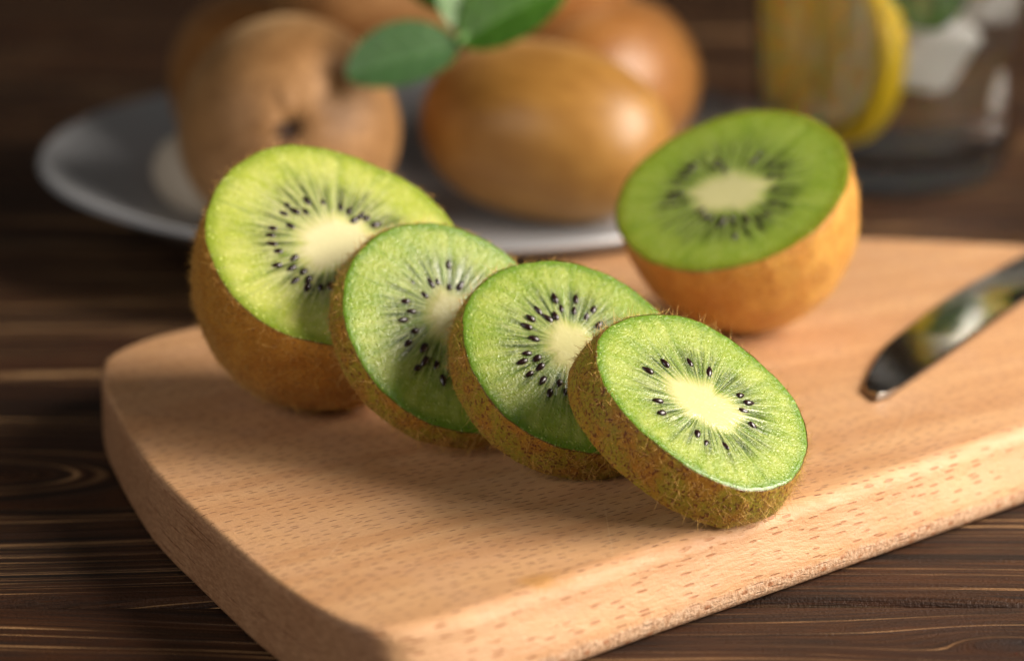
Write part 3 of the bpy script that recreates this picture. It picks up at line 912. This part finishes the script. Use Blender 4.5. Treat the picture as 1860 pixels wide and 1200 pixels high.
def tube(path, r, n=10):
    path = np.array(path, float)
    tg = np.gradient(path, axis=0)
    tg /= np.linalg.norm(tg, axis=1)[:, None]
    a = np.cross(tg, [0.3, 0.2, 1.0]); a /= np.linalg.norm(a, axis=1)[:, None]
    b = np.cross(tg, a)
    w = np.linspace(0, 2 * math.pi, n, endpoint=False)
    rr = np.asarray(r) * np.ones(len(path))
    v = path[:, None] + rr[:, None, None] * (np.cos(w)[None, :, None] * a[:, None] + np.sin(w)[None, :, None] * b[:, None])
    return v.reshape(-1, 3), grid_faces(len(path), n)


def aim(o, loc, direction, normal):
    x = Vector(direction).normalized()
    z = Vector(normal)
    z = (z - x * z.dot(x)).normalized()
    y = z.cross(x)
    m = Matrix((x, y, z)).transposed().to_4x4()
    m.translation = Vector(loc) * MM
    o.matrix_local = m


M_LEAF_GREY = mat_leaf('mint_leaf_pale', (0.045, 0.105, 0.035), (0.075, 0.15, 0.055))
M_LEAF = mat_leaf('mint_leaf', (0.045, 0.13, 0.012), (0.08, 0.19, 0.02))
sprig = thing('mint_sprig', 'sprig of green mint leaves lying on top of the whole kiwis', 'mint', V(-14, 104, 43))
pth = smooth_profile([(0, 0, 2), (6, 6, 7), (14, 16, 14), (20, 30, 18)], 8)
v, f = tube(pth, np.linspace(1.3, 0.9, len(pth)))
obj('stem', mesh('stem', v * MM, f), M_LEAF, sprig)
for loc, d, nrm, L, W, m in (((0, 0, 1), (-1, -0.25, -0.14), (0.0, -0.75, 0.65), 29, 18.5, M_LEAF_GREY),
                             ((1, 1, 2), (0.95, -0.1, 0.62), (-0.45, -0.75, 0.4), 30, 19, M_LEAF),
                             ((1, 3, 4), (0.2, 0.3, 1), (0.1, -0.9, 0.3), 24, 18, M_LEAF),
                             ((2, 6, 7), (-0.75, 0.5, 0.5), (0.2, -0.5, 0.8), 22, 14, M_LEAF)):
    lo = obj('leaf', leaf_mesh(L, W), m, sprig)
    aim(lo, loc, d, nrm)

# ------------------------------------------------------------------ glass with lemon, ice and mint
def mat_glass(name, color, ior, rough=0.0):
    k = NT(name)
    n = k.noise(k.obj(), 40, 1)
    k.set(Base_Color=(*color, 1), Roughness=rough, IOR=ior, Transmission_Weight=1.0, Normal=k.bump(n, 0.04, 0.0008))
    return k.m


GX, GY = 110.5, 212
g = thing('drinking_glass', 'clear glass tumbler of iced lemon water standing behind the board', 'glass', V(GX, GY, -T))
outer = [(0.01, 0), (27, 0), (32, 1.2), (35.5, 5), (37.6, 12), (38.6, 24), (39.6, 40), (41, 62), (42.4, 92)]
inner = [(40.6, 92), (39.2, 62), (37.8, 40), (36.8, 24), (35.2, 14), (30, 9.6), (22, 8.6), (0.01, 8.4)]
prof = np.concatenate([smooth_profile(outer), [(42.2, 93), (41.5, 93.3), (40.8, 93)], smooth_profile(inner)])
v, f = lathe(prof, 128)
obj('tumbler', mesh('tumbler', v * MM, f), mat_glass('clear_glass', (1.0, 1.0, 0.99), 1.48), g)
wprof = np.concatenate([[(0.01, 8.5)], smooth_profile([(22, 8.7), (30, 9.7), (35.1, 14.1), (36.7, 24), (37.7, 40), (39.1, 62), (39.9, 76)]), [(0.01, 76)]])
v, f = lathe(wprof, 128)
w_ = obj('water', mesh('water', v * MM, f), mat_glass('water', (1.0, 1.0, 0.99), 1.33))
w_.location = V(GX, GY, -T)
w_['label'] = 'clear water filling the glass tumbler around lemon and ice'
w_['category'] = 'water'


def lemon_slice(label, loc, nrm, R, thick, up=(0, 0, 1)):
    root = thing('lemon_slice', label, 'lemon slice', V(*loc), 'lemon slices in the glass')
    N = 96
    def ringset(rs, nm, m):
        v, f = lathe(rs, N)
        lo = obj(nm, mesh(nm, v * MM, f), m, root)
        return lo
    h = thick / 2
    parts = [ringset([(R * 0.86, h), (R - 0.6, h), (R, h - 0.6), (R, -h + 0.6), (R - 0.6, -h), (R * 0.86, -h)], 'rind', M_LRIND),
             ringset([(R * 0.80, h - 0.01), (R * 0.861, h - 0.02), (R * 0.861, -h + 0.02), (R * 0.80, -h + 0.01)], 'pith', M_PITH)]
    segs = 9
    for j in range(segs):
        a0, a1 = 2 * math.pi * (j + 0.05) / segs, 2 * math.pi * (j + 0.95) / segs
        pts = [(R * 0.09 * math.cos((a0 + a1) / 2), R * 0.09 * math.sin((a0 + a1) / 2))]
        for t in np.linspace(0, 1, 9):
            a = a0 + (a1 - a0) * t
            pts.append((R * 0.8 * math.cos(a), R * 0.8 * math.sin(a)))
        n_ = len(pts)
        vv = [(x, y, h - 0.15) for x, y in pts] + [(x, y, -h + 0.15) for x, y in pts]
        ff = [tuple(range(n_)), tuple(range(n_, 2 * n_))[::-1]] + [(i + n_, (i + 1) % n_ + n_, (i + 1) % n_, i) for i in range(n_)]
        parts.append(obj('segment', mesh('segment', np.array(vv) * MM, ff, smooth=False), M_PULP, root))
    v, f = lathe([(0.01, h - 0.4), (R * 0.81, h - 0.4), (R * 0.81, -h + 0.4), (0.01, -h + 0.4)], N)
    parts.append(obj('membrane', mesh('membrane', v * MM, f), M_PITH, root))
    q = Vector(nrm).normalized().to_track_quat('Z', 'Y')
    root.rotation_mode = 'QUATERNION'
    root.rotation_quaternion = q
    return root


M_LRIND = plain('lemon_rind', (0.95, 0.66, 0.018), 0.4, var=0.08, scale=400, bumpd=0.0004)
M_PITH = plain('lemon_pith', (0.74, 0.62, 0.26), 0.6, var=0.06)
M_PULP = plain('lemon_pulp', (0.92, 0.60, 0.10), 0.35, var=0.12, scale=500, bumpd=0.0003, Subsurface_Weight=0.8, Subsurface_Scale=0.005)
lemon_slice('large lemon slice leaning against the left wall of the glass', (GX - 15.5, GY - 6, 24), (-0.87, -0.49, 0.04), 28, 7.5)
lemon_slice('second lemon slice at the upper right inside the glass', (GX + 18, GY + 0, 57), (0.35, -0.8, 0.45), 17, 5)


def ice(label, loc, size, rot):
    import bmesh
    bm = bmesh.new()
    bmesh.ops.create_cube(bm, size=1)
    bmesh.ops.bevel(bm, geom=bm.edges[:], offset=0.16, segments=4, affect='EDGES', profile=0.5)
    for vv in bm.verts:
        vv.co = Vector((vv.co.x * size[0], vv.co.y * size[1], vv.co.z * size[2])) * MM
        vv.co += Vector((random.gauss(0, 1), random.gauss(0, 1), random.gauss(0, 1))) * 0.00008
    me = bpy.data.meshes.new('ice_cube')
    bm.to_mesh(me); bm.free()
    for p in me.polygons:
        p.use_smooth = True
    o = obj('ice_cube', me, M_ICE)
    o.location = V(*loc)
    o.rotation_euler = rot
    o['label'] = label
    o['category'] = 'ice cube'
    o['group'] = 'ice cubes in the glass'
    return o


k = NT('ice')
nn = k.noise(k.obj(), 130, 3)
k.set(Base_Color=(0.95, 0.95, 0.93, 1), Roughness=0.3, IOR=1.31, Transmission_Weight=0.45, Normal=k.bump(nn, 0.5, 0.001))
M_ICE = k.m
ice('pale ice cube in the middle of the glass right of the large lemon slice', (GX + 6, GY - 2, 26), (20, 20, 22), (0.4, 0.3, 0.5))
ice('upper ice cube in the glass near the rim, above another cube', (GX + 8, GY + 2, 51), (19, 20, 20), (0.2, 0.6, 0.2))
ice('ice cube at the left of the glass behind the large lemon slice', (GX - 17, GY + 17, 30), (18, 19, 22), (0.1, 0.5, 0.8))
ice('ice cube highest at the right wall of the glass', (GX + 22, GY + 6, 42), (17, 18, 18), (0.5, 0.2, 0.9))
ml = thing('mint_leaf', 'green mint leaf in the glass between lemon and ice', 'mint', V(GX + 6, GY - 25, 33))
lo = obj('blade', leaf_mesh(22, 13), M_LEAF, ml)
aim(lo, (0, 0, 0), (0.4, 0, 0.9), (0.1, -0.9, 0.3))
lo = obj('blade', leaf_mesh(20, 12), M_LEAF, ml)
aim(lo, (0, 0, 0), (-0.3, 0.1, 0.9), (-0.2, -0.9, 0.3))

# ------------------------------------------------------------------ knife
kn = thing('table_knife', 'polished steel knife with a rounded tip resting on the right of the board', 'knife', V(77, -46, 0))
edge_l = [(75.8, -51.4), (74.0, -45), (74.9, -39.2), (80.7, -18.5), (88.5, -2.0), (102.1, 23.0), (113.3, 40.3), (125.5, 58.5), (140, 79), (150, 92)]
edge_r = [(75.8, -51.4), (79.7, -47.7), (90.2, -30.4), (101.0, -11.6), (112.4, 8.3), (118.1, 17.6), (133, 41), (148, 65), (158, 82)]
L_ = smooth_profile(edge_l, 8); R_ = smooth_profile(edge_r, 8)
def resamp(p, n):
    s = np.r_[0, np.cumsum(np.linalg.norm(np.diff(p, axis=0), axis=1))]
    t = np.linspace(0, 1, n) ** 1.6 * s[-1]
    return np.stack([np.interp(t, s, p[:, 0]), np.interp(t, s, p[:, 1])], 1)
n_ = 60
L_, R_ = resamp(L_, n_), resamp(R_, n_)
# the blade lies on its side, thicker at the spine (right), thin at the cutting edge
rows = []
for tt, zt in ((0.0, 0.75), (0.012, 0.95), (0.035, 1.05), (0.965, 1.95), (0.985, 1.9), (1.0, 1.6), (1.0, 0.75), (0.985, 0.5), (0.02, 0.45)):
    p = L_ * (1 - tt) + R_ * tt
    up = 0.006 * np.hypot(p[:, 0] - 75.8, p[:, 1] + 51.4)
    rows.append(np.stack([p[:, 0] - 77, p[:, 1] + 46, zt + up], 1))
v = np.stack(rows, 1).reshape(-1, 3)
f = grid_faces(n_, len(rows))
k = NT('polished_steel')
nn = k.noise(k.obj(), 55, 1)
k.set(Base_Color=(0.36, 0.35, 0.33, 1), Metallic=1.0, Roughness=0.09, Normal=k.bump(nn, 0.03, 0.001))
M_STEEL = k.m
bme = mesh('blade', v * MM, f.tolist() + [tuple(range((n_ - 1) * 9, n_ * 9))])
bme.polygons.foreach_set('use_smooth', np.array([i % 9 not in (2, 7) for i in range(len(bme.polygons))]))
bme.set_sharp_from_angle(angle=math.radians(12))
obj('blade', bme, M_STEEL, kn)
hp = np.array([(154, 87), (160, 97), (172, 116), (190, 145), (200, 160)]) - np.array([77, -46])
path = np.c_[hp, [3.0, 5.5, 7, 7, 6.5]]
path = smooth_profile(path, 8)
v, f = tube(path, np.interp(np.linspace(0, 1, len(path)), [0, .2, .8, .95, 1], [2.2, 5.0, 6.2, 5.5, 1]), 20)
obj('handle', mesh('handle', v * MM, f), plain('black_handle', (0.012, 0.012, 0.012), 0.35), kn)

bpy.context.view_layer.update()
